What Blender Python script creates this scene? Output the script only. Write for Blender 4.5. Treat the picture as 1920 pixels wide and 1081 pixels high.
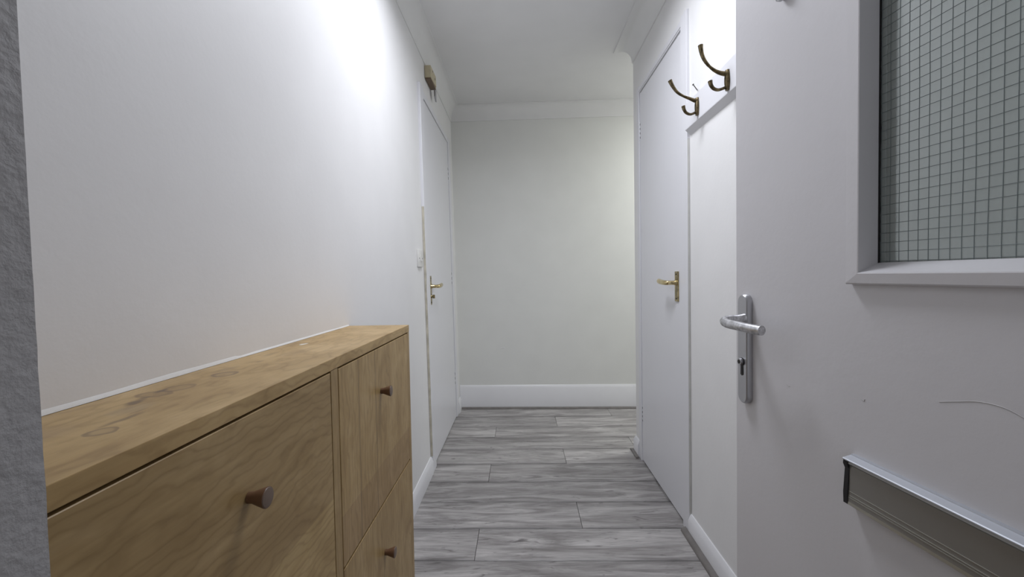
import bpy, bmesh, math, random
from mathutils import Vector, Matrix, noise

random.seed(7)
for o in list(bpy.data.objects): bpy.data.objects.remove(o)
SC = bpy.context.scene
COL = SC.collection

# ------------------------------------------------------------------ camera
F, PITCH, YAW, ROLL, HC = 820.0, -0.02947, -0.01944, -0.01737, 1.02435
cyw, syw, cp, sp = math.cos(YAW), math.sin(YAW), math.cos(PITCH), math.sin(PITCH)
fwd = Vector((syw*cp, cyw*cp, sp)); rgt = Vector((cyw, -syw, 0)); upv = rgt.cross(fwd)
cr, sr = math.cos(ROLL), math.sin(ROLL)
RI = cr*rgt + sr*upv; UP = -sr*rgt + cr*upv
cam = bpy.data.cameras.new('camera'); cam.sensor_width = 36; cam.sensor_fit = 'HORIZONTAL'
cam.lens = F/1920*36; cam.clip_start = .01
co = bpy.data.objects.new('camera', cam); COL.objects.link(co)
m = Matrix.Identity(4)
for i in range(3):
    m[i][0] = RI[i]; m[i][1] = UP[i]; m[i][2] = -fwd[i]
m[0][3], m[1][3], m[2][3] = 0, 0, HC
co.matrix_world = m
SC.camera = co

# ------------------------------------------------------------------ world, lights, exposure
w = bpy.data.worlds.new('world'); SC.world = w; w.use_nodes = True
w.node_tree.nodes['Background'].inputs[0].default_value = (.93, .94, 1, 1)
w.node_tree.nodes['Background'].inputs[1].default_value = .36

def area(name, loc, size, power, color, rot=(0, 0, 0), shape='DISK', spread=math.pi):
    l = bpy.data.lights.new(name, 'AREA'); l.shape = shape; l.size = size; l.energy = power; l.color = color; l.spread = spread
    o = bpy.data.objects.new(name, l); COL.objects.link(o); o.location = loc; o.rotation_euler = rot
    return o
area('hall_light', (.04, 1.42, 2.262), .42, 13.2, (.90, .925, 1), spread=math.radians(165))            # inside the round ceiling fitting above the frame
area('passage_light', (1.62, 2.92, 2.252), .36, 13, (.98, 1, .97))         # the fitting in the side passage, round the corner
SC.view_settings.view_transform = 'Standard'; SC.view_settings.look = 'None'
SC.view_settings.gamma = 1; SC.view_settings.use_curve_mapping = False
SC.view_settings.exposure = 0.0

# ------------------------------------------------------------------ materials
def newmat(name, col=(.8, .8, .8), rough=.5, metal=0, spec=.5):
    m = bpy.data.materials.new(name); m.use_nodes = True
    b = m.node_tree.nodes['Principled BSDF']
    b.inputs['Base Color'].default_value = (*col, 1); b.inputs['Roughness'].default_value = rough
    b.inputs['Metallic'].default_value = metal; b.inputs['Specular IOR Level'].default_value = spec
    return m, m.node_tree, b
def nd(nt, t, **kw):
    n = nt.nodes.new(t)
    for k, v in kw.items():
        if k.startswith('_'): setattr(n, k[1:], v)
        else: n.inputs[k.replace('__', ' ')].default_value = v
    return n
def coords(nt, scale=(1, 1, 1), kind='Object', loc=(0, 0, 0), rot=(0, 0, 0), rand=0):
    tc = nd(nt, 'ShaderNodeTexCoord'); mp = nd(nt, 'ShaderNodeMapping')
    mp.inputs['Scale'].default_value = scale; mp.inputs['Location'].default_value = loc; mp.inputs['Rotation'].default_value = rot
    src = tc.outputs[kind]
    if rand:
        oi = nd(nt, 'ShaderNodeObjectInfo'); ml = nd(nt, 'ShaderNodeVectorMath', _operation='SCALE')
        ml.inputs[0].default_value = (7.3, 3.1, 5.7)
        mu = nd(nt, 'ShaderNodeMath', _operation='MULTIPLY'); mu.inputs[1].default_value = rand
        nt.links.new(oi.outputs['Random'], mu.inputs[0]); nt.links.new(mu.outputs[0], ml.inputs['Scale'])
        ad = nd(nt, 'ShaderNodeVectorMath', _operation='ADD')
        nt.links.new(src, ad.inputs[0]); nt.links.new(ml.outputs[0], ad.inputs[1]); src = ad.outputs[0]
    nt.links.new(src, mp.inputs[0]); return mp.outputs[0]
def ramp(nt, fac, stops):
    r = nd(nt, 'ShaderNodeValToRGB'); e = r.color_ramp.elements
    while len(e) > 1: e.remove(e[0])
    e[0].position = stops[0][0]; e[0].color = (*stops[0][1], 1)
    for p, c in stops[1:]:
        q = e.new(p); q.color = (*c, 1)
    nt.links.new(fac, r.inputs[0]); return r.outputs[0]
def mix(nt, fac, a, b, mode='MIX'):
    x = nd(nt, 'ShaderNodeMix', _data_type='RGBA', _blend_type=mode)
    for s, v in ((0, fac), (6, a), (7, b)):
        if hasattr(v, 'is_linked'): nt.links.new(v, x.inputs[s])
        else: x.inputs[s].default_value = v if s == 0 else (*v, 1)
    return x.outputs[2]
def bump(nt, b, h, strength, dist=.002):
    bp = nd(nt, 'ShaderNodeBump'); bp.inputs['Strength'].default_value = strength; bp.inputs['Distance'].default_value = dist
    nt.links.new(h, bp.inputs['Height']); nt.links.new(bp.outputs[0], b.inputs['Normal'])
def noi(nt, vec, scale, detail=4, rough=.5, dist=0):
    n = nd(nt, 'ShaderNodeTexNoise', Scale=scale, Detail=detail, Roughness=rough, Distortion=dist)
    nt.links.new(vec, n.inputs['Vector']); return n.outputs[0]

def paint(name, col, rough, bs=.12, scale=55, spec=.4, var=.03, big=6, dist=.002, specks=False):
    m, nt, b = newmat(name, col, rough, 0, spec)
    v = coords(nt)
    n = noi(nt, v, big, 3)
    c = ramp(nt, n, [(.3, tuple(x*(1-var) for x in col)), (.7, col)])
    if specks:
        vo = nd(nt, 'ShaderNodeTexVoronoi', Scale=3.1, Randomness=1.0); nt.links.new(coords(nt, (1, 1.0, 1.4)), vo.inputs['Vector'])
        s = ramp(nt, vo.outputs['Distance'], [(.009, (1, 1, 1)), (.013, (0, 0, 0))])
        c = mix(nt, s, c, (.30, .29, .27))
    nt.links.new(c, b.inputs['Base Color'])
    h = noi(nt, v, scale, 5, .55)
    h2 = noi(nt, v, scale*.12, 2)
    ad = nd(nt, 'ShaderNodeMath', _operation='MULTIPLY_ADD'); ad.inputs[1].default_value = 1.5
    nt.links.new(h2, ad.inputs[0]); nt.links.new(h, ad.inputs[2])
    bump(nt, b, ad.outputs[0], bs, dist)
    return m
M = {}
M['wall'] = paint('wall paint', (.83, .825, .82), .55, .16, 70, specks=True)
M['wall_back'] = paint('back wall paint', (.79, .795, .765), .6, .12, 60)
M['ceiling'] = paint('ceiling paint', (.82, .82, .815), .8, .08, 40)
M['cove'] = paint('coving paint', (.82, .82, .81), .7, .06, 30)
M['gloss'] = paint('white gloss paint', (.78, .78, .81), .32, .05, 45, spec=.5, var=.015)
M['entry'] = paint('entry door paint', (.72, .71, .73), .32, .20, 45, spec=.5, var=.02)
M['skirt'] = paint('skirting gloss', (.80, .80, .82), .3, .10, 40)
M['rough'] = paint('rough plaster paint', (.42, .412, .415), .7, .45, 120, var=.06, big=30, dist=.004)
M['caulk'] = paint('white caulk', (.84, .84, .82), .5, .3, 60)
M['rawwood'] = paint('unpainted frame edge', (.66, .62, .51), .6, .3, 60, var=.35, big=18)
M['plastic'] = paint('white plastic', (.78, .77, .74), .3, .02, 30)
M['beige'] = paint('aged beige plastic', (.60, .53, .36), .45, .05, 60, var=.12, big=30)
M['brownplastic'] = newmat('brown underside', (.16, .11, .07), .6)[0]
M['satin'] = newmat('satin aluminium', (.50, .50, .52), .36, 1)[0]
def metal(name, a, bcol, rough, sc=60):
    m, nt, b = newmat(name, a, rough, 1)
    c = ramp(nt, noi(nt, coords(nt), sc, 4), [(.35, a), (.65, bcol)])
    nt.links.new(c, b.inputs['Base Color']); return m
M['antique'] = metal('antique brass', (.075, .06, .035), (.22, .17, .095), .38, 90)
M['brass'] = metal('polished brass', (.62, .50, .26), (.80, .68, .40), .2, 30)
M['tarnish'] = metal('tarnished brass', (.22, .18, .09), (.55, .45, .24), .3, 60)
M['lever'] = metal('worn satin aluminium', (.42, .42, .43), (.72, .72, .74), .34, 160)
M['alu'] = newmat('letter plate aluminium', (.31, .308, .295), .42, .65)[0]
M['alubright'] = newmat('bright aluminium lip', (.50, .52, .56), .55, .6)[0]
M['alulight'] = newmat('aluminium bead', (.46, .46, .42), .4, .8)[0]
M['black'] = newmat('black gap', (.012, .011, .012), .6)[0]
M['dark'] = newmat('dark screw', (.06, .055, .05), .4, .8)[0]  # also colours the painted shade strips at the hinges
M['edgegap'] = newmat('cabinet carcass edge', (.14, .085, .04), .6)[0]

def laminate():
    m, nt, b = newmat('grey oak laminate', (.3, .3, .3), .42, 0, .45)
    v = coords(nt, (1.3, 9, 9), rand=9)
    big = noi(nt, v, 2.0, 6, .62, 1.2)
    fine = noi(nt, coords(nt, (5, 110, 60), rand=9), 2.4, 4, .6, .3)
    c1 = ramp(nt, big, [(.25, (.175, .162, .156)), (.42, (.295, .279, .273)), (.55, (.415, .397, .389)), (.75, (.575, .554, .540))])
    c2 = ramp(nt, fine, [(.3, (.66, .66, .66)), (.48, (.92, .92, .92)), (.62, (1.12, 1.12, 1.12))])
    c = mix(nt, .85, c1, c2, 'MULTIPLY')
    knots = noi(nt, coords(nt, (3.2, 16, 16), rand=13), 1.7, 3, .5, 2.6)
    kf = ramp(nt, knots, [(.63, (0, 0, 0)), (.74, (.9, .9, .9))])
    c = mix(nt, kf, c, (.12, .11, .108))
    oi = nd(nt, 'ShaderNodeObjectInfo')
    tone = ramp(nt, oi.outputs['Random'], [(0, (.90, .90, .90)), (1, (1.1, 1.1, 1.1))])
    c = mix(nt, 1.0, c, tone, 'MULTIPLY')
    # printed darker band along the long edges of each board
    tc = nd(nt, 'ShaderNodeTexCoord'); sx = nd(nt, 'ShaderNodeSeparateXYZ'); nt.links.new(tc.outputs['Generated'], sx.inputs[0])
    e = ramp(nt, sx.outputs['Y'], [(0, (.50, .50, .50)), (.05, (.84, .84, .84)), (.14, (1, 1, 1)), (.78, (1, 1, 1)), (.95, (.80, .80, .80)), (1, (.5, .5, .5))])
    c = mix(nt, 1.0, c, e, 'MULTIPLY')
    nt.links.new(c, b.inputs['Base Color'])
    bump(nt, b, fine, .15, .001)
    return m
M['laminate'] = laminate()
M['joint'] = newmat('dark joint', (.045, .043, .045), .8)[0]
M['bead'] = paint('grey wood bead', (.21, .195, .185), .5, .2, 60, var=.25, big=22)

def birch(name, axis='Y', tone=1.0, stains=False, split=None, cracks=False):
    """oiled birch veneer; grain along axis; split = (height of a veneer joint, tone below it)"""
    m, nt, b = newmat(name, (.4, .28, .15), .42, 0, .4)
    sc = (14, 2.0, 14) if axis == 'Y' else (11, 11, 1.8)
    base = coords(nt, (1, 1, 1), rand=5)
    wav = noi(nt, coords(nt, (7, 4.0, 9) if axis == 'Y' else (8, 9, 5), rand=5), 1.6, 4, .6, .9)
    fig = nd(nt, 'ShaderNodeTexWave', _wave_type='BANDS', _bands_direction='Z' if axis == 'Y' else 'Y', Scale=20.0, Distortion=16.0, Detail=3.5)
    fig.inputs['Detail Scale'].default_value = .9
    nt.links.new(coords(nt, (1, .45, 1) if axis == 'Y' else (1, 1, .4), rand=5), fig.inputs['Vector'])
    fine = noi(nt, coords(nt, (90, 5, 90) if axis == 'Y' else (90, 90, 5), rand=5), 2, 4, .6)
    t = tone
    c1 = ramp(nt, wav, [(.25, (.31*t, .198*t, .077*t)), (.5, (.405*t, .275*t, .120*t)), (.75, (.50*t, .355*t, .175*t))])
    c2 = ramp(nt, fig.outputs[0], [(.0, (.80, .77, .72)), (.14, (.93, .92, .90)), (.4, (1, 1, 1)), (1, (1.03, 1.03, 1.03))])
    c = mix(nt, .75, c1, c2, 'MULTIPLY')
    c3 = ramp(nt, fine, [(.3, (.86, .85, .83)), (.6, (1, 1, 1))])
    c = mix(nt, .8, c, c3, 'MULTIPLY')
    tc0 = nd(nt, 'ShaderNodeTexCoord'); va = nd(nt, 'ShaderNodeVectorMath', _operation='ADD'); va.inputs[1].default_value = (-.40, .748, 0)
    nt.links.new(tc0.outputs['Object'], va.inputs[0]); W0 = va.outputs[0]; sx = nd(nt, 'ShaderNodeSeparateXYZ'); nt.links.new(W0, sx.inputs[0])
    if split:
        z0, k = split
        mr = nd(nt, 'ShaderNodeMapRange'); mr.inputs['From Min'].default_value = z0-.0006; mr.inputs['From Max'].default_value = z0+.0006
        nt.links.new(sx.outputs['Z'], mr.inputs['Value'])
        tt = ramp(nt, mr.outputs[0], [(0, k), (1, (1, 1, 1))])
        c = mix(nt, 1.0, c, tt, 'MULTIPLY')
    if cracks:
        for yy, wd, z1 in ((cracks[0], .0008, 1), (cracks[1], .0006, 1)):
            wn = noi(nt, coords(nt, (1, 1, 1)), 14, 2)
            off = nd(nt, 'ShaderNodeMath', _operation='MULTIPLY_ADD'); off.inputs[1].default_value = .012
            nt.links.new(wn, off.inputs[0]); nt.links.new(sx.outputs['Y'], off.inputs[2])
            d = nd(nt, 'ShaderNodeMath', _operation='SUBTRACT'); d.inputs[1].default_value = yy+.006
            nt.links.new(off.outputs[0], d.inputs[0])
            a = nd(nt, 'ShaderNodeMath', _operation='ABSOLUTE'); nt.links.new(d.outputs[0], a.inputs[0])
            f = ramp(nt, a.outputs[0], [(wd, (.55, .55, .55)), (wd*2.5, (0, 0, 0))])
            c = mix(nt, f, c, (.10, .065, .035))
    if stains:
        wn = nd(nt, 'ShaderNodeTexNoise', Scale=26.0, Detail=3.0); nt.links.new(W0, wn.inputs['Vector'])
        wv = nd(nt, 'ShaderNodeVectorMath', _operation='SCALE'); wv.inputs['Scale'].default_value = .016
        nt.links.new(wn.outputs['Color'], wv.inputs[0])
        ad = nd(nt, 'ShaderNodeVectorMath', _operation='ADD'); nt.links.new(W0, ad.inputs[0]); nt.links.new(wv.outputs[0], ad.inputs[1])
        for (x, y, rx, ry, ring, amt, colr) in stains:
            mp = nd(nt, 'ShaderNodeMapping'); mp.vector_type = 'POINT'
            mp.inputs['Scale'].default_value = (1/rx, 1/ry, 0); mp.inputs['Location'].default_value = (-(x+.008)/rx, -(y+.008)/ry, 0)
            nt.links.new(ad.outputs[0], mp.inputs[0])
            ln = nd(nt, 'ShaderNodeVectorMath', _operation='LENGTH'); nt.links.new(mp.outputs[0], ln.inputs[0])
            if ring: f = ramp(nt, ln.outputs['Value'], [(.55, (amt*.35,)*3), (.78, (amt,)*3), (.9, (amt,)*3), (1.0, (0, 0, 0))])
            else: f = ramp(nt, ln.outputs['Value'], [(.45, (amt,)*3), (1.0, (0, 0, 0))])
            c = mix(nt, f, c, colr)
    nt.links.new(c, b.inputs['Base Color'])
    bump(nt, b, fine, .06, .001)
    return m
M['birch'] = birch('birch carcass', 'Z', .95)
BR = (.12, .075, .045)
M['birchtop'] = birch('stained birch top', 'Y', 1.18, stains=[
    (-.434, .626, .018, .020, 1, .7, (.17, .11, .065)), (-.448, .520, .022, .016, 1, .55, (.15, .09, .05)), (-.440, .550, .017, .022, 1, .55, (.16, .10, .055)),
    (-.452, .535, .006, .012, 0, .8, BR), (-.440, .484, .008, .016, 0, .75, BR), (-.445, .503, .005, .010, 0, .7, BR), (-.386, .391, .012, .014, 1, .6, (.15, .10, .06)),
    (-.398, .425, .005, .030, 0, .55, BR), (-.405, .452, .003, .020, 0, .35, BR), (-.455, .36, .010, .045, 0, .45, BR), (-.435, .37, .030, .050, 0, .25, (.20, .13, .10)),
    (-.420, .46, .020, .030, 0, .18, (.28, .26, .23)), (-.455, .66, .010, .03, 0, .35, (.18, .12, .07)), (-.457, .906, .007, .016, 0, .9, (.80, .78, .72)),
    (-.46, .79, .008, .03, 0, .35, (.18, .12, .07)), (-.44, .72, .005, .014, 0, .4, BR), (-.42, .80, .02, .05, 0, .2, (.22, .14, .09))])
DARKB = (.62, .58, .54)
M['birchL'] = birch('birch flap wide', 'Y', .93, split=(.651, (1.22, 1.25, 1.25)))
M['birchR'] = birch('birch flap narrow', 'Z', 1.05, split=(.60, (.88, .85, .86)), cracks=(.852, .951))
M['birchR2'] = birch('birch flap lower', 'Z', 1.02)
M['birchL2'] = birch('birch flap lower wide', 'Y', 1.0)
M['walnut'] = newmat('dark stained knob', (.15, .078, .042), .38)[0]
def endgrain():
    m, nt, b = newmat('knob end', (.16, .11, .08), .45)
    return m
M['endgrain'] = endgrain()
def glassmat():
    m, nt, b = newmat('obscure wired glass', (.92, 1, .97), .14, 0, .5)
    b.inputs['Transmission Weight'].default_value = .76; b.inputs['IOR'].default_value = 1.45
    v = coords(nt)
    bump(nt, b, noi(nt, v, 120, 3), .12, .001)
    return m
M['glass'] = glassmat()
M['rearbead'] = newmat('shade-darkened rebate timber', (.05, .045, .042), .6)[0]  # shade of the unlit rear rebate is put into this dark colour
M['wire'] = newmat('glazing wire', (.20, .23, .23), .5, .3)[0]
M['opal'] = newmat('opal lamp glass', (.9, .9, .9), .4)[0]

# ------------------------------------------------------------------ mesh helpers
def BM(): return bmesh.new()
def box(bm, a, b, chamfer=0):
    x0, y0, z0 = [min(p, q) for p, q in zip(a, b)]; x1, y1, z1 = [max(p, q) for p, q in zip(a, b)]
    if not chamfer:
        vs = [bm.verts.new(p) for p in ((x0, y0, z0), (x1, y0, z0), (x1, y1, z0), (x0, y1, z0), (x0, y0, z1), (x1, y0, z1), (x1, y1, z1), (x0, y1, z1))]
        for f in ((0, 3, 2, 1), (4, 5, 6, 7), (0, 1, 5, 4), (1, 2, 6, 5), (2, 3, 7, 6), (3, 0, 4, 7)): bm.faces.new([vs[i] for i in f])
        return vs
    t = BM(); box(t, a, b); bmesh.ops.bevel(t, geom=t.edges[:], offset=chamfer, segments=2, profile=.5, affect='EDGES')
    me = bpy.data.meshes.new('t'); t.to_mesh(me); t.free(); n = len(bm.verts); bm.from_mesh(me); bpy.data.meshes.remove(me)
    bm.verts.ensure_lookup_table(); return bm.verts[n:]
def prism(bm, pts, axis, a, b):
    """pts 2D polygon in the plane normal to axis, extruded from a to b"""
    def P(p, h): return {'X': (h, p[0], p[1]), 'Y': (p[0], h, p[1]), 'Z': (p[0], p[1], h)}[axis]
    lo = [bm.verts.new(P(p, a)) for p in pts]; hi = [bm.verts.new(P(p, b)) for p in pts]
    bm.faces.new(lo); bm.faces.new(hi[::-1]); n = len(pts)
    for i in range(n): bm.faces.new((lo[i], hi[i], hi[(i+1) % n], lo[(i+1) % n]))
def sweep(bm, path, prof, closed=False, cap=True):
    """prof = [(offset to the left of travel, height)], closed polygon; mitred corners"""
    n = len(path); rings = []
    for i, p in enumerate(path):
        dirs = []
        if closed or i > 0: q = path[i-1]; dirs.append((p[0]-q[0], p[1]-q[1]))
        if closed or i < n-1: q = path[(i+1) % n]; dirs.append((q[0]-p[0], q[1]-p[1]))
        ns = []
        for d in dirs:
            l = math.hypot(*d); ns.append((-d[1]/l, d[0]/l))
        if len(ns) == 2:
            k = 1+ns[0][0]*ns[1][0]+ns[0][1]*ns[1][1]; nn = ((ns[0][0]+ns[1][0])/k, (ns[0][1]+ns[1][1])/k)
        else: nn = ns[0]
        rings.append([bm.verts.new((p[0]+nn[0]*o, p[1]+nn[1]*o, z)) for o, z in prof])
    m = len(prof)
    for i in range(n if closed else n-1):
        A, B = rings[i], rings[(i+1) % n]
        for j in range(m): bm.faces.new((A[j], B[j], B[(j+1) % m], A[(j+1) % m]))
    if cap and not closed: bm.faces.new(rings[0]); bm.faces.new(rings[-1][::-1])
def tube(bm, pts, rad, seg=12, flat=None, cap=True):
    """flat = (direction, factor): widen the section along a direction"""
    pts = [Vector(p) for p in pts]; rad = rad if isinstance(rad, (list, tuple)) else [rad]*len(pts)
    fl = Vector(flat[0]).normalized() if flat else None
    rings = []; prev = None
    for i, p in enumerate(pts):
        t = (pts[min(i+1, len(pts)-1)]-pts[max(i-1, 0)]).normalized()
        if prev is None:
            a = fl if fl else (Vector((0, 0, 1)) if abs(t.z) < .9 else Vector((1, 0, 0)))
        else: a = prev
        a = (a - t*a.dot(t)).normalized(); b = t.cross(a); prev = a
        k = flat[1] if flat else 1
        rings.append([bm.verts.new(p+(a*math.cos(q)*k+b*math.sin(q))*rad[i]) for q in [2*math.pi*j/seg for j in range(seg)]])
    for A, B in zip(rings, rings[1:]):
        for j in range(seg): bm.faces.new((A[j], A[(j+1) % seg], B[(j+1) % seg], B[j]))
    if cap: bm.faces.new(rings[0][::-1]); bm.faces.new(rings[-1])
def lathe(bm, origin, axis, prof, seg=28):
    """prof = [(distance along axis, radius)]"""
    ax = Vector(axis).normalized(); a = ax.orthogonal().normalized(); b = ax.cross(a); o = Vector(origin); rings = []
    for h, r in prof:
        rings.append([bm.verts.new(o+ax*h+(a*math.cos(q)+b*math.sin(q))*max(r, 1e-5)) for q in [2*math.pi*j/seg for j in range(seg)]])
    for A, B in zip(rings, rings[1:]):
        for j in range(seg): bm.faces.new((A[j], A[(j+1) % seg], B[(j+1) % seg], B[j]))
    bm.faces.new(rings[0][::-1]); bm.faces.new(rings[-1])
def smoothpath(pts, n=6):
    P = [Vector(p) for p in pts]; out = []
    for i in range(len(P)-1):
        p0, p1, p2, p3 = P[max(i-1, 0)], P[i], P[i+1], P[min(i+2, len(P)-1)]
        for k in range(n):
            t = k/n; out.append(.5*((2*p1)+(p2-p0)*t+(2*p0-5*p1+4*p2-p3)*t*t+(3*p1-3*p2+p3-p0)*t**3))
    out.append(P[-1]); return out

WORLD = {}      # parent name -> world matrix, set by hand so no depsgraph update is needed
def bevel_verts(bm, off, seg=2):
    bmesh.ops.remove_doubles(bm, verts=bm.verts[:], dist=1e-6)
    ed = [e for e in bm.edges if len(e.link_faces) == 2 and e.calc_face_angle(0) > .6]
    bmesh.ops.bevel(bm, geom=ed, offset=off, segments=seg, profile=.5, affect='EDGES', clamp_overlap=True)
def obj(name, bm, mat, parent=None, smooth=False, fn=None, local=False, **props):
    """build a mesh given in world coordinates (or the parent's own when local) and hang it on the parent"""
    bmesh.ops.recalc_face_normals(bm, faces=bm.faces[:])
    if fn:
        for v in bm.verts: v.co = Vector(fn(v.co))
    if parent is not None and not local: bm.transform(WORLD[parent].inverted())
    me = bpy.data.meshes.new(name); bm.to_mesh(me); bm.free()
    o = bpy.data.objects.new(name, me); COL.objects.link(o)
    for mm in (mat if isinstance(mat, list) else [mat]): me.materials.append(mm)
    if smooth:
        for p in me.polygons: p.use_smooth = True
        me.set_sharp_from_angle(angle=math.radians(38))
    if parent is not None: o.parent = parent; WORLD[o] = WORLD[parent]
    else: WORLD[o] = Matrix.Identity(4)
    for k, v in props.items(): o[k] = v
    return o
def empty(name, loc, rotz=0, **props):
    o = bpy.data.objects.new(name, None); COL.objects.link(o); o.empty_display_size = .05
    o.location = loc; o.rotation_euler = (0, 0, rotz)
    WORLD[o] = Matrix.Translation(loc) @ Matrix.Rotation(rotz, 4, 'Z')
    for k, v in props.items(): o[k] = v
    return o
ST = dict(kind='structure')

# ------------------------------------------------------------------ room shell
XL, XR, ZCO, ZCE = -.51297, .654, 2.2087, 2.309
YB0, YF = 3.35979, .24
LEAN = .0134
def lean(v): return (v.x+LEAN*(2.2-v.z), v.y, v.z)              # the old left wall is out of plumb
def xl(z): return XL+LEAN*(2.2-z)
def back(v): return (v.x, v.y-.02635*v.x, v.z)
XE = 2.3; YC = 2.507
YBX = lambda x: YB0-.02635*x

# left wall with the doorway cut through it
bm = BM()
LD0, LD1 = 2.333, 3.160; ZT = 1.987
TH = .14
box(bm, (XL-TH, -.9, -.1), (XL, LD0, 2.40)); box(bm, (XL-TH, LD1, -.1), (XL, 3.60, 2.40)); box(bm, (XL-TH, LD0, ZT), (XL, LD1, 2.40))
wl = obj('wall_left', bm, M['wall'], fn=lean, **ST)
# right wall, door opening, corner and the return into the side passage
RD0, RD1 = 1.757, 2.378
bm = BM()
box(bm, (XR, -.9, -.1), (XR+.12, RD0, 2.40)); box(bm, (XR, RD1, -.1), (XR+.12, YC, 2.40)); box(bm, (XR, RD0, ZT), (XR+.12, RD1, 2.40))
box(bm, (XR+.12, YC-.12, -.1), (XE, YC, 2.40))
obj('wall_right', bm, M['wall'], **ST)
bm = BM(); box(bm, (-1.1, YB0, -.1), (XE+.2, YB0+.12, 2.40)); obj('wall_back', bm, M['wall_back'], fn=back, **ST)
bm = BM(); box(bm, (XE, YC-.12, -.1), (XE+.1, 3.5, 2.40)); obj('wall_passage', bm, M['wall'], **ST)
# the wall the photographer stands in: textured reveal at the left edge of the picture
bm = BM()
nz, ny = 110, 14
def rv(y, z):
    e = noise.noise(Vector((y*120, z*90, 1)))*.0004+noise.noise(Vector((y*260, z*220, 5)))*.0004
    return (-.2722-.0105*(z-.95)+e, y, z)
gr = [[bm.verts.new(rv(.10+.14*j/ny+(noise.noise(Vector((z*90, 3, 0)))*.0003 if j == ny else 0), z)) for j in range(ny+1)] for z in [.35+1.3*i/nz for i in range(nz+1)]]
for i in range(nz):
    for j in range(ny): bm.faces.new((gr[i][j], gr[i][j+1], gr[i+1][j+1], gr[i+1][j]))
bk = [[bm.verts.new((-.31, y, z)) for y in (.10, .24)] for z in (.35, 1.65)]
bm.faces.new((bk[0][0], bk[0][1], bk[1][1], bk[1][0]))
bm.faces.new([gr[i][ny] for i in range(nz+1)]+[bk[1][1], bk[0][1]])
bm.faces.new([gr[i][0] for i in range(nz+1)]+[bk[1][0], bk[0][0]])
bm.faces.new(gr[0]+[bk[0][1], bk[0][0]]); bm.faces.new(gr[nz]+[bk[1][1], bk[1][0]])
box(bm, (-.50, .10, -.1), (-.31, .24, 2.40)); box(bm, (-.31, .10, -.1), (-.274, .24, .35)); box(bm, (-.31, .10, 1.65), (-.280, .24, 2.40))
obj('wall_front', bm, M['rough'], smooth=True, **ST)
bm = BM(); box(bm, (.575, .10, -.1), (XR, .20, 2.40)); box(bm, (-.28, .10, 2.03), (.575, .24, 2.40))
obj('wall_front', bm, M['wall'], **ST)
bm = BM(); box(bm, (-1.1, .0, ZCE), (XE+.2, 3.75, ZCE+.1)); obj('ceiling', bm, M['ceiling'], **ST)

# ------------------------------------------------------------------ floor: laminate planks across the corridor
bm = BM(); box(bm, (-1.0, -.9, -.10), (XE+.2, 3.55, -.009))
floor = obj('floor', bm, M['joint'], **ST)
rows = [-.46, -.26, -.06, .14, .34, .54, .74, .94, 1.142, 1.3428, 1.5436, 1.7437, 1.9504, 2.1449, 2.3517, 2.5527, 2.7411, 2.9346, 3.1479, 3.347]
joints0 = {10: -.183, 11: .235, 12: .652, 13: -.176, 14: .234, 15: .661, 16: -.179, 17: .234, 18: .645}
PL = 1.245
for r in range(len(rows)-1):
    j0 = joints0.get(r, (-.183, .235, .655)[(r-10) % 3])
    xa = -.60; xb = XR+.1 if rows[r+1] < 2.5 else XE
    xs = sorted(x for x in [j0+k*PL for k in range(-2, 4)] if xa+.02 < x < xb-.02)
    xs = [xa]+xs+[xb]
    for a, b in zip(xs, xs[1:]):
        bm = BM(); g = .0009; c = .0022; y0, y1 = rows[r]+g, rows[r+1]-g; x0, x1 = a+g*.8, b-g*.8
        lo = [bm.verts.new(p) for p in ((x0, y0, -.009), (x1, y0, -.009), (x1, y1, -.009), (x0, y1, -.009))]
        mi = [bm.verts.new(p) for p in ((x0, y0, -c*.6), (x1, y0, -c*.6), (x1, y1, -c*.6), (x0, y1, -c*.6))]
        cx = c*.5
        hi = [bm.verts.new(p) for p in ((x0+cx, y0+c, 0), (x1-cx, y0+c, 0), (x1-cx, y1-c, 0), (x0+cx, y1-c, 0))]
        bm.faces.new(lo[::-1]); bm.faces.new(hi)
        for i in range(4):
            k = (i+1) % 4; bm.faces.new((lo[i], lo[k], mi[k], mi[i])); bm.faces.new((mi[i], mi[k], hi[k], hi[i]))
        obj('plank', bm, M['laminate'], floor, fn=lambda v: (v.x, v.y-.0085*v.x, v.z))

# ------------------------------------------------------------------ coving
def cove_prof(h, z0=ZCO, z1=ZCE, n=9):
    p = [(.0, z0-.004), (.006, z0-.004), (.006, z0)]
    for i in range(n+1):
        a = math.pi/2*i/n
        p.append((.006+(h-.012)*(1-math.cos(a)), z0+(z1-.005-z0)*math.sin(a)))
    p += [(h, z1-.005), (h, z1+.002), (0, z1+.002)]
    return p
bm = BM(); sweep(bm, [(XL-.002, YBX(XL)+.02), (XL-.002, YF-.14)], cove_prof(.068)); obj('trim_1', bm, M['cove'], smooth=True, **ST)
bm = BM(); sweep(bm, [(XR, .20), (XR, YC), (XE, YC)], cove_prof(.09)); obj('trim_2', bm, M['cove'], smooth=True, **ST)
bm = BM(); sweep(bm, [(XE, YBX(XE)), (XL-.03, YBX(XL-.03))], cove_prof(.075)); obj('trim_3', bm, M['cove'], smooth=True, **ST)

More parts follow.
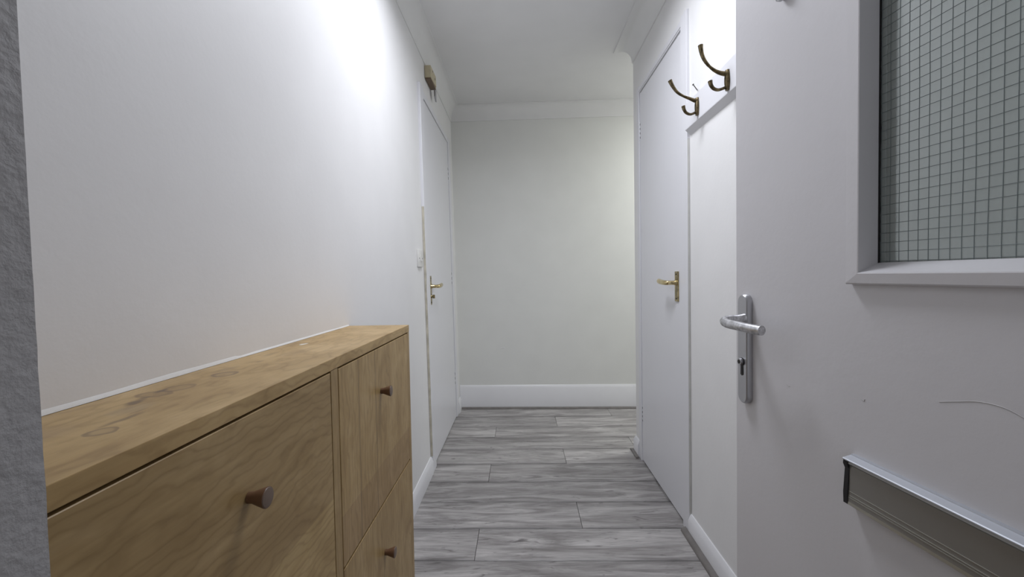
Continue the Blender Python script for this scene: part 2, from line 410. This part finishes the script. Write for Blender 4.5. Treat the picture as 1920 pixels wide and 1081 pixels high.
# ------------------------------------------------------------------ skirting boards and beads
def skirt_prof(h, t=.014):
    return [(0, 0), (t, 0), (t, h-.022), (t-.003, h-.016), (t-.006, h-.006), (t-.010, h), (0, h)]
bm = BM(); sweep(bm, [(xl(0), LD0-.083), (xl(0), .245)], skirt_prof(.086)); obj('baseboard_left', bm, M['skirt'], fn=lambda v: (v.x-LEAN*v.z, v.y, v.z), smooth=True, **ST)
bm = BM(); sweep(bm, [(xl(0), YBX(xl(0))-.018), (xl(0), LD1+.078)], skirt_prof(.094)); obj('baseboard_left', bm, M['skirt'], fn=lambda v: (v.x-LEAN*v.z, v.y, v.z), smooth=True, **ST)
bm = BM(); sweep(bm, [(XR, .205), (XR, RD0-.063)], skirt_prof(.082)); obj('baseboard_right', bm, M['skirt'], smooth=True, **ST)
bm = BM(); sweep(bm, [(XR, RD1+.048), (XR, YC), (XE, YC)], skirt_prof(.090)); obj('baseboard_passage', bm, M['skirt'], smooth=True, **ST)
bm = BM(); sweep(bm, [(XE, YBX(XE)), (xl(0)+.0, YBX(xl(0)))], [(0, 0), (.016, 0), (.016, .160), (.004, .180), (0, .180)]); obj('baseboard_back', bm, M['skirt'], smooth=True, **ST)
def quad(w=.019, h=.017):
    return [(0, 0), (w, 0), (w, .004)]+[(w*math.cos(a), .004+(h-.004)*math.sin(a)) for a in (.3, .6, .9, 1.2)]+[(0, h)]
bm = BM(); sweep(bm, [(XR-.014, .205), (XR-.014, 1.722)], quad()); obj('trim_4', bm, M['bead'], smooth=True, **ST)
bm = BM(); sweep(bm, [(XR-.014, 2.405), (XR-.014, YC+.014), (XE, YC+.014)], quad(.016, .012)); obj('trim_5', bm, M['bead'], smooth=True, **ST)
bm = BM(); sweep(bm, [(XE, YBX(XE)-.016), (-.468, YBX(-.468)-.016)], quad(.017, .013)); obj('trim_6', bm, M['bead'], smooth=True, **ST)
# the wavy painted fillet where the cabinet top meets the left wall
bm = BM(); n = 70; ra = []
for i in range(n+1):
    y = .246+(1.243-.246)*i/n; hh = .0042+.0025*noise.noise(Vector((y*9, 0, 0)))+(.003 if y < .75 else 0); tt = .0030+.0012*noise.noise(Vector((y*14, 4, 0)))
    x = xl(.888)-.001
    ra.append([bm.verts.new(p) for p in ((x, y, .8885), (x+tt, y, .8885), (x+tt*.6, y, .8885+hh*.6), (x, y, .8885+hh))])
for A, B in zip(ra, ra[1:]):
    for j in range(4): bm.faces.new((A[j], B[j], B[(j+1) % 4], A[(j+1) % 4]))
bm.faces.new(ra[0]); bm.faces.new(ra[-1][::-1])
obj('trim_7', bm, M['caulk'], smooth=True, **ST)

# ------------------------------------------------------------------ door on the left wall
d1 = empty('door_1', (xl(0), (LD0+LD1)/2, 0), label='white flush door on the left wall, brass lever near its front edge', **ST)
bm = BM(); box(bm, (XL-.036, LD0+.004, .006), (XL+.001, LD1-.003, ZT-.004)); obj('leaf', bm, M['gloss'], d1, fn=lean)
bm = BM()
box(bm, (XL-.001, LD0-.080, 0), (XL+.014, LD0, ZT+.036)); box(bm, (XL-.001, LD1, 0), (XL+.008, LD1+.078, ZT+.036)); box(bm, (XL-.001, LD0, ZT), (XL+.006, LD1, ZT+.036))
bevel_verts(bm, .002)
obj('door_frame', bm, M['gloss'], d1, fn=lean)
# bare edge strip of the frame, unpainted below head height
bm = BM()
prev = None
for i in range(31):
    z = .088+1.30*i/30; wv = .0015*noise.noise(Vector((z*12, 0, 3)))
    q = [bm.verts.new(p) for p in ((XL+.001, LD0-.0812, z), (XL+.0125+wv, LD0-.0812, z), (XL+.0125+wv, LD0-.0795, z), (XL+.001, LD0-.0795, z))]
    if prev:
        for j in range(4): bm.faces.new((prev[j], q[j], q[(j+1) % 4], prev[(j+1) % 4]))
    else: bm.faces.new(q)
    prev = q
bm.faces.new(prev[::-1]); obj('frame_edge', bm, M['rawwood'], d1, fn=lean, label='unpainted yellowish edge of the frame')
def backset(parent, x0, sgn, y0, y1, zt, fn=None):   # shadow gap behind the leaf edges: door stop in the reveal
    bm = BM()
    xa, xb = x0-sgn*.040, x0-sgn*.075
    for a, b in (((xa, y0, 0), (xb, y0+.012, zt)), ((xa, y1-.012, 0), (xb, y1, zt)), ((xa, y0, zt-.012), (xb, y1, zt))): box(bm, a, b)
    obj('door_stop', bm, M['gloss'], parent, fn=fn)
backset(d1, XL, 1, LD0, LD1, ZT, lean)
for z0, z1 in ((1.712, 1.812), (.962, 1.062), (.235, .335)):
    bm = BM()
    for k in range(5):
        a = z0+(z1-z0)*k/5; tube(bm, [(XL+.003, LD1-.001, a+.001), (XL+.003, LD1-.001, a+(z1-z0)/5-.001)], .0045, 8)
    box(bm, (XL-.001, LD1-.006, z0), (XL+.0016, LD1+.004, z1))
    hg = obj('hinge', bm, M['gloss'], d1, fn=lean)
    for k in range(3):
        bm = BM(); a = z0+(z1-z0)*(k+.25)/3; box(bm, (XL+.001, LD1-.0085, a), (XL+.0022, LD1-.0045, a+.018)); obj('hinge_gap_shade', bm, M['dark'], hg, fn=lean)  # dark strips painted in for the shade between the knuckles
# brass lever on backplate with a thumb turn
def brass_handle(parent, x, sgn, yc, z0, z1, dirn, zl, zt=None, fn=None, lname=None):
    bm = BM(); box(bm, (x, yc-.019, z0), (x+sgn*.005, yc+.019, z1)); bevel_verts(bm, .0018)
    bp = obj('handle_plate', bm, M['tarnish'], parent, fn=fn, label='tarnished brass backplate')
    for zz in (z0+.012, z1-.012):
        bm = BM(); lathe(bm, (x+sgn*.0045, yc, zz), (sgn, 0, 0), [(0, .004), (.0018, .004), (.0024, .002)], 10); obj('screw', bm, M['dark'], bp, fn=fn, smooth=True)
    bm = BM()
    lathe(bm, (x+sgn*.004, yc, zl), (sgn, 0, 0), [(0, .0125), (.006, .0120), (.010, .009), (.036, .0085)], 18)
    p = smoothpath([(x+sgn*.030, yc, zl), (x+sgn*.042, yc+dirn*.006, zl), (x+sgn*.047, yc+dirn*.03, zl+.001), (x+sgn*.046, yc+dirn*.07, zl+.003), (x+sgn*.043, yc+dirn*.105, zl+.006)], 5)
    tube(bm, p, [.0075+.0025*min(1, i/len(p)*1.4) for i in range(len(p))], 12, ((0, 0, 1), 1.15))
    obj('lever', bm, M['brass'], bp, smooth=True, fn=fn)
    if zt:
        bm = BM(); lathe(bm, (x+sgn*.0045, yc, zt), (sgn, 0, 0), [(0, .010), (.004, .009), (.005, .005), (.014, .005)], 14)
        box(bm, (x+sgn*.012, yc-.004, zt-.010), (x+sgn*.024, yc+.004, zt+.010)); obj('thumb_turn', bm, M['tarnish'], bp, smooth=True, fn=fn)
    return bp
brass_handle(d1, XL+.001, 1, 2.392, .872, 1.030, 1, .973, .917, fn=lean)

# ------------------------------------------------------------------ door on the right wall
d2 = empty('door_2', (XR, (RD0+RD1)/2, 0), label='white flush door on the right wall beyond the coat hooks', **ST)
bm = BM(); box(bm, (XR-.001, RD0+.004, .009), (XR+.036, RD1-.003, ZT-.008))
obj('leaf', bm, M['gloss'], d2)
bm = BM()
box(bm, (XR-.011, RD0-.062, 0), (XR+.001, RD0, ZT+.034)); box(bm, (XR-.007, RD1, 0), (XR+.001, RD1+.046, ZT+.034)); box(bm, (XR-.004, RD0, ZT), (XR+.001, RD1, ZT+.034))
bevel_verts(bm, .002)
obj('door_frame', bm, M['gloss'], d2)
bm = BM(); box(bm, (XR-.007, RD0-.004, 0.002), (XR-.0108, RD0-.018, ZT+.012)); box(bm, (XR-.007, RD0, ZT+.006), (XR-.002, RD1, ZT+.016)); bevel_verts(bm, .0012); obj('frame_bead', bm, M['gloss'], d2)
bm = BM(); box(bm, (XR-.009, RD0-.0632, .084), (XR-.001, RD0-.0618, 1.535)); obj('frame_edge', bm, paint('grey caulked edge', (.68, .68, .65), .5, .3, 60, var=.15, big=14), d2, label='grey caulked edge of the frame')
backset(d2, XR, -1, RD0, RD1, ZT)
for z0, z1 in ((1.737, 1.830), (.214, .306)):
    bm = BM()
    for k in range(5):
        a = z0+(z1-z0)*k/5; tube(bm, [(XR-.003, RD1+.001, a+.001), (XR-.003, RD1+.001, a+(z1-z0)/5-.001)], .0045, 8)
    box(bm, (XR-.0016, RD1-.006, z0), (XR+.001, RD1+.004, z1)); hg = obj('hinge', bm, M['gloss'], d2)
    for k in range(4):
        bm = BM(); a = z0+(z1-z0)*(k+.25)/4; box(bm, (XR-.0022, RD1-.0085, a), (XR-.001, RD1-.0045, a+.010)); obj('hinge_gap_shade', bm, M['dark'], hg)  # shade of the knuckle gaps, added as dark strips
brass_handle(d2, XR-.001, -1, 1.832, .905, 1.030, 1, .983)
bm = BM(); box(bm, (XR-.0018, RD0+.004, .93), (XR+.001, RD0+.007, 1.02)); obj('latch_plate', bm, M['tarnish'], d2)

# ------------------------------------------------------------------ open entry door on the right
AD = math.radians(6)
door = empty('door_3', (.455, .93, 0), AD-math.pi/2, label='open white entry door at the right with wired glass pane and letter plate', **ST)
W, T = .838, .044
def N_(x, o, z): return (x, -o, z)          # door coordinates: along the leaf, out towards the room, up
ws0, ws1, wz0, wz1 = .296, .566, 1.020, 1.74   # glazing bead opening
def dbox(bm, a, b): return box(bm, N_(*a), N_(*b))
bm = BM()
o0, o1, q0, q1 = ws0+.002, ws1-.002, wz0+.004, wz1-.002
for a, b in (((0, -T, .004), (o0, 0, 1.985)), ((o1, -T, .004), (W, 0, 1.985)), ((o0, -T, .004), (o1, 0, q0)), ((o0, -T, q1), (o1, 0, 1.985))): dbox(bm, a, b)
bmesh.ops.remove_doubles(bm, verts=bm.verts[:], dist=1e-6)
obj('leaf', bm, M['entry'], door, local=True)
def frame_ring(bm, s0, s1, z0, z1, prof, flip=1):
    """sweep a profile (inset towards the opening centre, outward height) round a rectangle"""
    cs = [(s0, z0, 1, 1), (s1, z0, -1, 1), (s1, z1, -1, -1), (s0, z1, 1, -1)]; rings = []
    for s, z, a, b in cs: rings.append([bm.verts.new(N_(s+a*i, flip*o if flip == 1 else -T-o, z+b*i)) for i, o in prof])
    m_ = len(prof)
    for i in range(4):
        A, B = rings[i], rings[(i+1) % 4]
        for j in range(m_): bm.faces.new((A[j], B[j], B[(j+1) % m_], A[(j+1) % m_]))
# four bead pieces with mitred corners
prof = [(0, 0, -.001), (0, 0, .009), (.002, .002, .0115), (.0225, .0150, .013), (.0240, .0165, .0125), (.0242, .0300, -.018), (.005, .005, -.018), (.005, .005, -.001)]
def bead_piece(k):
    cs = [(ws0-.0135, wz0-.0165, 1, 1), (ws1+.0135, wz0-.0165, -1, 1), (ws1+.0135, wz1+.020, -1, -1), (ws0-.0135, wz1+.020, 1, -1)]
    def P(c): s, z, a, b = c; return [bm.verts.new(N_(s+a*i, o, z+b*j)) for i, j, o in prof]
    bm = BM(); A = P(cs[k]); B = P(cs[(k+1) % 4]); m_ = len(prof)
    for j in range(m_): bm.faces.new((A[j], B[j], B[(j+1) % m_], A[(j+1) % m_]))
    bm.faces.new(A[::-1]); bm.faces.new(B)
    obj('glazing_bead', bm, M['entry'], door, local=True)
for k in range(4): bead_piece(k)
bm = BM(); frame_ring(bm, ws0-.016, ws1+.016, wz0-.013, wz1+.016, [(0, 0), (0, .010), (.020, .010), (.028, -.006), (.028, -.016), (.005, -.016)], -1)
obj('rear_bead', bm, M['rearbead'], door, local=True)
gl0, gl1, gz0, gz1 = ws0+.004, ws1-.004, wz0+.006, wz1-.004
bm = BM(); dbox(bm, (gl0, -.0255, gz0), (gl1, -.0195, gz1)); pane = obj('glass_pane', bm, M['glass'], door, local=True)
bm = BM(); pitch = .01285
def wob(a, b): return noise.noise(Vector((a*11, b*11, 2)))*.0011
s = gl0+.009
while s < gl1:
    n = 26; tube(bm, [N_(s+wob(s, gz0+(gz1-gz0)*i/n), -.0193, gz0+(gz1-gz0)*i/n) for i in range(n+1)], .00042, 5); s += pitch
z = gz0+.0095
while z < gz1:
    n = 12; tube(bm, [N_(gl0+(gl1-gl0)*i/n, -.0192, z+wob(9+z, gl0+(gl1-gl0)*i/n)) for i in range(n+1)], .00038, 5); z += pitch
obj('wire_mesh', bm, M['wire'], door, local=True, kind='stuff')
# ragged overpaint on the back of the pane beside the rear bead
bm = BM(); prev = None; n = 150
for i in range(n+1):
    z = gz0+(gz1-gz0)*i/n; e = .0018*max(0, noise.noise(Vector((z*120, 8, 0))))+.0010*noise.noise(Vector((z*380, 5, 0)))
    q = [bm.verts.new(N_(*p)) for p in ((ws0+.0095, -.0262, z), (ws0+.0150+e, -.0262, z), (ws0+.0150+e, -.0268, z), (ws0+.0095, -.0268, z))]
    if prev:
        for j in range(4): bm.faces.new((prev[j], q[j], q[(j+1) % 4], prev[(j+1) % 4]))
    prev = q
obj('overpaint', bm, M['entry'], door, local=True)
# dark sealant, ragged with overpaint, round the pane
bm = BM()
n = 120; prev = None
for i in range(n+1):
    z = gz0+(gz1-gz0)*i/n; e = .0012+.0016*max(0, noise.noise(Vector((z*160, 0, 0))))+.0008*noise.noise(Vector((z*420, 3, 0)))
    q = [bm.verts.new(N_(*p)) for p in ((ws0+.008, -.0192, z), (ws0+.0105+e, -.0192, z), (ws0+.0105+e, -.0170, z), (ws0+.008, -.0165, z))]
    if prev:
        for j in range(4): bm.faces.new((prev[j], q[j], q[(j+1) % 4], prev[(j+1) % 4]))
    prev = q
obj('sealant', bm, M['black'], door, local=True, label='black ragged sealant line beside the glass')

# lever handle on long plate
def stad(n, r, z0, z1, c):     # rounded-end plate outline
    out = []
    for i in range(n+1): a = math.pi*i/n; out.append((c+r*math.cos(a), z1-r+r*math.sin(a)))
    for i in range(n+1): a = math.pi+math.pi*i/n; out.append((c+r*math.cos(a), z0+r+r*math.sin(a)))
    return out
def plate(bm, c, r, z0, z1, layers):
    rings = []
    for ins, o in layers: rings.append([bm.verts.new(N_(x, o, z)) for x, z in stad(14, r-ins, z0+ins, z1-ins, c)])
    m_ = len(rings[0])
    for A, B in zip(rings, rings[1:]):
        for j in range(m_): bm.faces.new((A[j], A[(j+1) % m_], B[(j+1) % m_], B[j]))
    bm.faces.new(rings[0][::-1]); bm.faces.new(rings[-1])
bm = BM(); plate(bm, .0375, .0165, .757, .979, [(0, 0), (0, .0075), (.0012, .0105), (.003, .012)])
hp = obj('handle_plate', bm, M['satin'], door, local=True, smooth=True, label='long satin aluminium backplate with rounded ends')
bm = BM()
lathe(bm, N_(.043, .0115, .929), N_(0, 1, 0), [(0, .0115), (.006, .0105), (.012, .0090), (.026, .0086)], 20)
pts = smoothpath([(.043, .032, .929), (.040, .045, .9280), (.045, .0535, .9255), (.062, .0570, .9230), (.095, .0550, .9218), (.122, .051, .9205), (.148, .046, .9195)], 7)
pts = [N_(*p) for p in pts]
tube(bm, pts, [.0086]*len(pts), 18, ((0, 0, 1), 1.04))
obj('lever', bm, M['lever'], hp, local=True, smooth=True, label='worn satin aluminium lever bowed towards the room')
bm = BM(); 
out = [(.0375+.0080*math.cos(a), .842+.0080*math.sin(a)) for a in [math.radians(-60+300*i/18) for i in range(19)]]
out += [(.0375-.0045, .816), (.0375, .8135), (.0375+.0045, .816)]
def extr(bm, outline, o0, o1):
    lo = [bm.verts.new(N_(x, o0, z)) for x, z in outline]; hi = [bm.verts.new(N_(x, o1, z)) for x, z in outline]; k = len(lo)
    bm.faces.new(lo[::-1]); bm.faces.new(hi)
    for i in range(k): bm.faces.new((lo[i], lo[(i+1) % k], hi[(i+1) % k], hi[i]))
extr(bm, out, .0122, .0127); obj('keyhole_cutout', bm, M['black'], hp, local=True)
bm = BM(); lathe(bm, N_(.0362, .011, .842), N_(0, 1, 0), [(0, .0072), (.006, .0072), (.0068, .0064)], 20)
cyl = obj('lock_cylinder', bm, M['satin'], hp, local=True, smooth=True)
bm = BM(); lathe(bm, N_(.0362, .0177, .842), N_(0, 1, 0), [(0, .0042), (.0006, .0040)], 14); dbox(bm, (.0354, .0178, .838), (.037, .0187, .846)); obj('keyway', bm, M['dark'], hp, local=True)

# letter plate on the inside of the door
l0, l1 = .288, .565
lp = None
bm = BM()
pf = [(0, .7550), (.005, .7548), (.0055, .7535), (.0172, .7508), (.0184, .7498), (.0184, .7484), (.004, .7475), (0, .7475)]
prism(bm, [(-o, z) for o, z in pf], 'X', l0, l1)
lp = obj('letter_plate', bm, M['alubright'], door, local=True, label='letter plate cover with bright top lip')
bm = BM()    # the flap: a shallow dished panel under the lip
fp = [(.014, .7472), (.0155, .744), (.0125, .741), (.0140, .705), (.0150, .688), (.0125, .6835), (.009, .6835), (.010, .74), (.008, .7472)]
prism(bm, [(-o, z) for o, z in fp], 'X', l0+.006, l1-.004); obj('flap', bm, M['alu'], lp, local=True, smooth=False)
for zz in (.7035, .6975, .6945):
    bm = BM(); o = .0141+(.705-zz)*.06; dbox(bm, (l0+.007, o-.001, zz), (l1-.005, o+.0006, zz+.0006)); obj('groove_line', bm, M['alulight'], lp, local=True)
bm = BM(); prism(bm, [(-o, z) for o, z in [(.0, .6865), (.0150, .6885), (.0155, .6845), (.0125, .6822), (0, .6822)]], 'X', l0+.006, l1-.002); obj('bottom_bead', bm, M['alulight'], lp, local=True)
bm = BM(); prism(bm, [(-o, z) for o, z in [(0, .748), (.016, .748), (.0165, .742), (.0135, .735), (.0160, .700), (.0155, .684), (.012, .6825), (0, .6825)]], 'X', l0-.001, l0+.0062); obj('end_cap', bm, M['black'], lp, local=True, label='black end cap')
# small round latch knob at the top of the view
bm = BM(); lathe(bm, N_(.143, 0, 1.5035), N_(0, 1, 0), [(0, .0062), (.004, .006), (.005, .0085), (.011, .0085), (.0125, .006)], 18); obj('latch_knob', bm, M['satin'], door, local=True, smooth=True)
# fine curved scratch lines on the leaf
def scratch(pts, r=.0005, name='scratch'):
    bm = BM(); tube(bm, [N_(s, .0001, z) for s, z in pts], r, 5); obj(name, bm, M['scr'], door, local=True)
M['scr'] = newmat('scuff line', (.50, .49, .49), .5)[0]
scratch([(p.x, p.z) for p in smoothpath([(.405, 0, .865), (.425, 0, .871), (.447, 0, .877), (.470, 0, .877), (.49, 0, .870)], 5)], .00045)
scratch([(.150, .823), (.1535, .8205), (.157, .8213)], .0005)
scratch([(.300, .8385), (.304, .8365), (.3055, .840)], .0005)
for z in (.5, 1.0, 1.6):
    bm = BM(); tube(bm, [N_(W-.002, .004, z-.05), N_(W-.002, .004, z+.05)], .005, 8); dbox(bm, (W-.01, -.001, z-.05), (W, .002, z+.05)); obj('hinge', bm, M['satin'], door, local=True)

# ------------------------------------------------------------------ birch flap-door cabinet
XC = -.323; CY0, CY1 = .247, 1.249
cab = empty('shoe_cabinet', (-.40, .748, 0), label='narrow birch veneer shoe cabinet with stained top against the left wall', category='cabinet')
bm = BM()
bx0 = -.4835+.016      # plumb back, clear of the skirting
box(bm, (bx0, CY0, .0), (XC-.0005, CY0+.019, .868)); box(bm, (bx0, CY1-.019, 0), (XC-.0005, CY1, .868)); box(bm, (bx0, .730, .06), (XC-.0005, .757, .868))
box(bm, (bx0, CY0+.019, .06), (bx0+.006, CY1-.019, .868)); box(bm, (bx0, CY0+.019, .055), (XC-.02, CY1-.019, .073))
box(bm, (XC-.03, CY0+.019, 0), (XC-.016, CY1-.019, .06)); box(bm, (bx0, CY0+.019, .500), (XC-.022, CY1-.019, .512)); 
carc = obj('carcass', bm, M['birch'], cab)
bm = BM(); box(bm, (xl(.888)+.0005, CY0-.001, .8685), (XC, CY1+.001, .888)); bevel_verts(bm, .0009, 2)
obj('top', bm, M['birchtop'], cab, label='birch top with ring stains')
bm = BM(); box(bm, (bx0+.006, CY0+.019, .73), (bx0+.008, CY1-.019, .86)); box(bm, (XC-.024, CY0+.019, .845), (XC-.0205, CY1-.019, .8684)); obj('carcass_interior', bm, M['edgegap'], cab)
def knob(parent, y, z):
    bm = BM(); lathe(bm, (XC+.0005, y, z), (1, 0, 0), [(0, .0066), (.006, .0068), (.0085, .0078), (.0212, .0122), (.0225, .0121)], 32)
    k = obj('knob', bm, M['walnut'], parent, smooth=True, label='dark conical wooden knob')
    bm = BM(); lathe(bm, (XC+.0228, y, z), (1, 0, 0), [(0, .0117), (.0010, .0112), (.0012, .0105)], 32); obj('knob_face', bm, M['endgrain'], k, smooth=True)
for (y0, y1, z0, z1, mt, ky, kz) in ((.270, .7265, .508, .8655, 'birchL', .499, .770), (.270, .7265, .147, .504, 'birchL2', .497, .392),
                                     (.7595, 1.2275, .508, .8655, 'birchR', .988, .766), (.7595, 1.2275, .147, .504, 'birchR2', .988, .390)):
    bm = BM(); box(bm, (XC-.018, y0, z0), (XC, y1, z1)); bevel_verts(bm, .0008, 1)
    f = obj('flap_door', bm, M[mt], cab); knob(f, ky, kz)

# ------------------------------------------------------------------ coat hook board and hooks
bm = BM()
prism(bm, [(XR, 1.543), (XR-.020, 1.562), (XR-.0205, 1.565), (XR-.0205, 1.656), (XR-.018, 1.6585), (XR, 1.6585)], 'Y', .905, 1.686)
brd = obj('coat_rail', bm, M['gloss'], None, label='white painted board carrying the coat hooks on the right wall', category='rail')
def hook(y, dz, label, curve, low, base):
    e = empty('coat_hook', (XR-.0205, y, base), label=label, category='hook', group='brass coat hooks on the white board')
    bm = BM(); ex = .0
    X0 = XR-.0205
    pl = []
    for i in range(11):
        t = i/10; z = base-.030+.060*t; pl.append((X0-.0028, y, z))
    tube(bm, pl, [.0055+.0030*math.sin(math.pi*i/10) for i in range(11)], 14, ((0, 1, 0), 1.35)); 
    obj('back_plate', bm, M['antique'], e, smooth=True)
    bm = BM(); p = smoothpath([(x, y, z) for x, z in curve], 5); n = len(p)
    tube(bm, p, [.0036+.0036*(i/(n-1))**3 if i > n*.5 else .0075-.0038*i/(n*.5) for i in range(n)], 12, ((0, 1, 0), 1.25)); obj('upper_prong', bm, M['antique'], e, smooth=True)
    bm = BM(); p = smoothpath([(x, y, z) for x, z in low], 5); n = len(p)
    tube(bm, p, [.0042+.0022*(i/(n-1))**3 for i in range(n)], 12, ((0, 1, 0), 1.3)); obj('lower_prong', bm, M['antique'], e, smooth=True)
    for z in (base+.016, base-.014):
        bm = BM(); lathe(bm, (X0-.008, y, z), (-1, 0, 0), [(0, .0034), (.0016, .003)], 10); obj('screw', bm, M['dark'], e, smooth=True)
hook(1.341, 0, 'dark brass double coat hook on white board, nearest the open entry door',
     [(.629, 1.617), (.618, 1.618), (.604, 1.622), (.588, 1.631), (.571, 1.647), (.559, 1.666), (.553, 1.686), (.551, 1.703)],
     [(.626, 1.578), (.618, 1.574), (.603, 1.570), (.590, 1.574), (.582, 1.584), (.579, 1.597)], 1.598)
hook(1.565, 0, 'dark brass double coat hook at the far board end beside the door frame',
     [(.629, 1.625), (.620, 1.627), (.606, 1.633), (.582, 1.643), (.561, 1.657), (.545, 1.679), (.536, 1.698)],
     [(.627, 1.588), (.620, 1.583), (.606, 1.579), (.592, 1.585), (.585, 1.596), (.582, 1.608)], 1.605)
# stray screw standing out of the wall above the board
bm = BM(); tube(bm, [(XR+.004, 1.625, 1.683), (XR-.020, 1.605, 1.697)], .0016, 8); lathe(bm, (XR-.020, 1.605, 1.697), (-.76, -.48, .44), [(0, .0018), (.0025, .0036), (.0032, .0034)], 12)
obj('wall_screw', bm, M['dark'], None, smooth=True, label='small dark screw sticking out of the right wall above the coat hook board', category='screw')

# ------------------------------------------------------------------ small things on the left wall
sw = empty('light_switch', (xl(1.117), 2.153, 1.117), label='white plastic rocker light switch on the left wall before the door', category='switch')
bm = BM(); box(bm, (XL-.0005, 2.110, 1.074), (XL+.010, 2.196, 1.160)); bevel_verts(bm, .003); obj('switch_plate', bm, M['plastic'], sw, fn=lean, smooth=True)
bm = BM(); prism(bm, [(XL+.0095, 1.103), (XL+.0145, 1.103), (XL+.0105, 1.131), (XL+.0095, 1.131)], 'Y', 2.143, 2.163); obj('rocker', bm, M['plastic'], sw, fn=lean)
for y in (2.123, 2.183):
    bm = BM(); lathe(bm, (XL+.0095, y, 1.117), (1, 0, 0), [(0, .0032), (.0015, .003)], 12); obj('screw', bm, M['dark'], sw, fn=lean, smooth=True)
bx = empty('door_sensor', (xl(2.14), 2.52, 2.12), label='small aged beige box with brown underside above the left door', category='sensor')
x0 = XL+.0005
bm = BM(); prism(bm, [(2.447, 2.130), (2.447, 2.197), (2.598, 2.200), (2.605, 2.139)], 'X', x0, x0+.036); bevel_verts(bm, .003); obj('case', bm, M['beige'], bx, fn=lean)
bm = BM(); box(bm, (x0+.003, 2.452, 2.1225), (x0+.033, 2.598, 2.1325)); obj('underside', bm, M['brownplastic'], bx, fn=lean)
bm = BM(); box(bm, (x0+.0355, 2.500, 2.182), (x0+.0370, 2.508, 2.190)); obj('fixing_slot', bm, M['dark'], bx, fn=lean)
bm = BM(); box(bm, (x0+.0355, 2.56, 2.165), (x0+.0370, 2.57, 2.175)); obj('fixing_slot', bm, M['dark'], bx, fn=lean)
bm = BM(); prism(bm, [(2.590, 2.085), (2.590, 2.135), (2.640, 2.135), (2.640, 2.068), (2.625, 2.066)], 'X', x0+.022, x0+.028); obj('metal_tab', bm, M['satin'], bx, fn=lean)
# shallow filler scuff on the back wall
bm = BM()
c = Vector((-.143, YBX(-.143)-.0004, .467)); vs = []
for i in range(18):
    a = 2*math.pi*i/18; r = 1+.25*noise.noise(Vector((i*.7, 0, 0))); vs.append((c.x+.022*r*math.cos(a), c.z+.006*r*math.sin(a)))
lo = [bm.verts.new((x, YBX(x)+.0006, z)) for x, z in vs]; hi = [bm.verts.new((c.x+(x-c.x)*.8, YBX(x)-.0007, c.z+(z-c.z)*.8)) for x, z in vs]
bm.faces.new(lo); bm.faces.new(hi[::-1])
for i in range(18): bm.faces.new((lo[i], lo[(i+1) % 18], hi[(i+1) % 18], hi[i]))
obj('trim_8', bm, M['caulk'], None, smooth=True, **ST)

# ------------------------------------------------------------------ ceiling fittings (just outside the view)
def fitting(x, y, label):
    e = empty('ceiling_lamp', (x, y, ZCE), label=label, category='lamp')
    bm = BM(); lathe(bm, (x, y, ZCE), (0, 0, -1), [(0, .23), (.030, .23), (.044, .225), (.044, .215), (.040, .215)], 40); obj('lamp_body', bm, M['plastic'], e, smooth=True)
fitting(.02, 1.38, 'round white ceiling lamp in the corridor between the doors')
fitting(1.62, 2.92, 'round white ceiling lamp round the corner in the side passage')
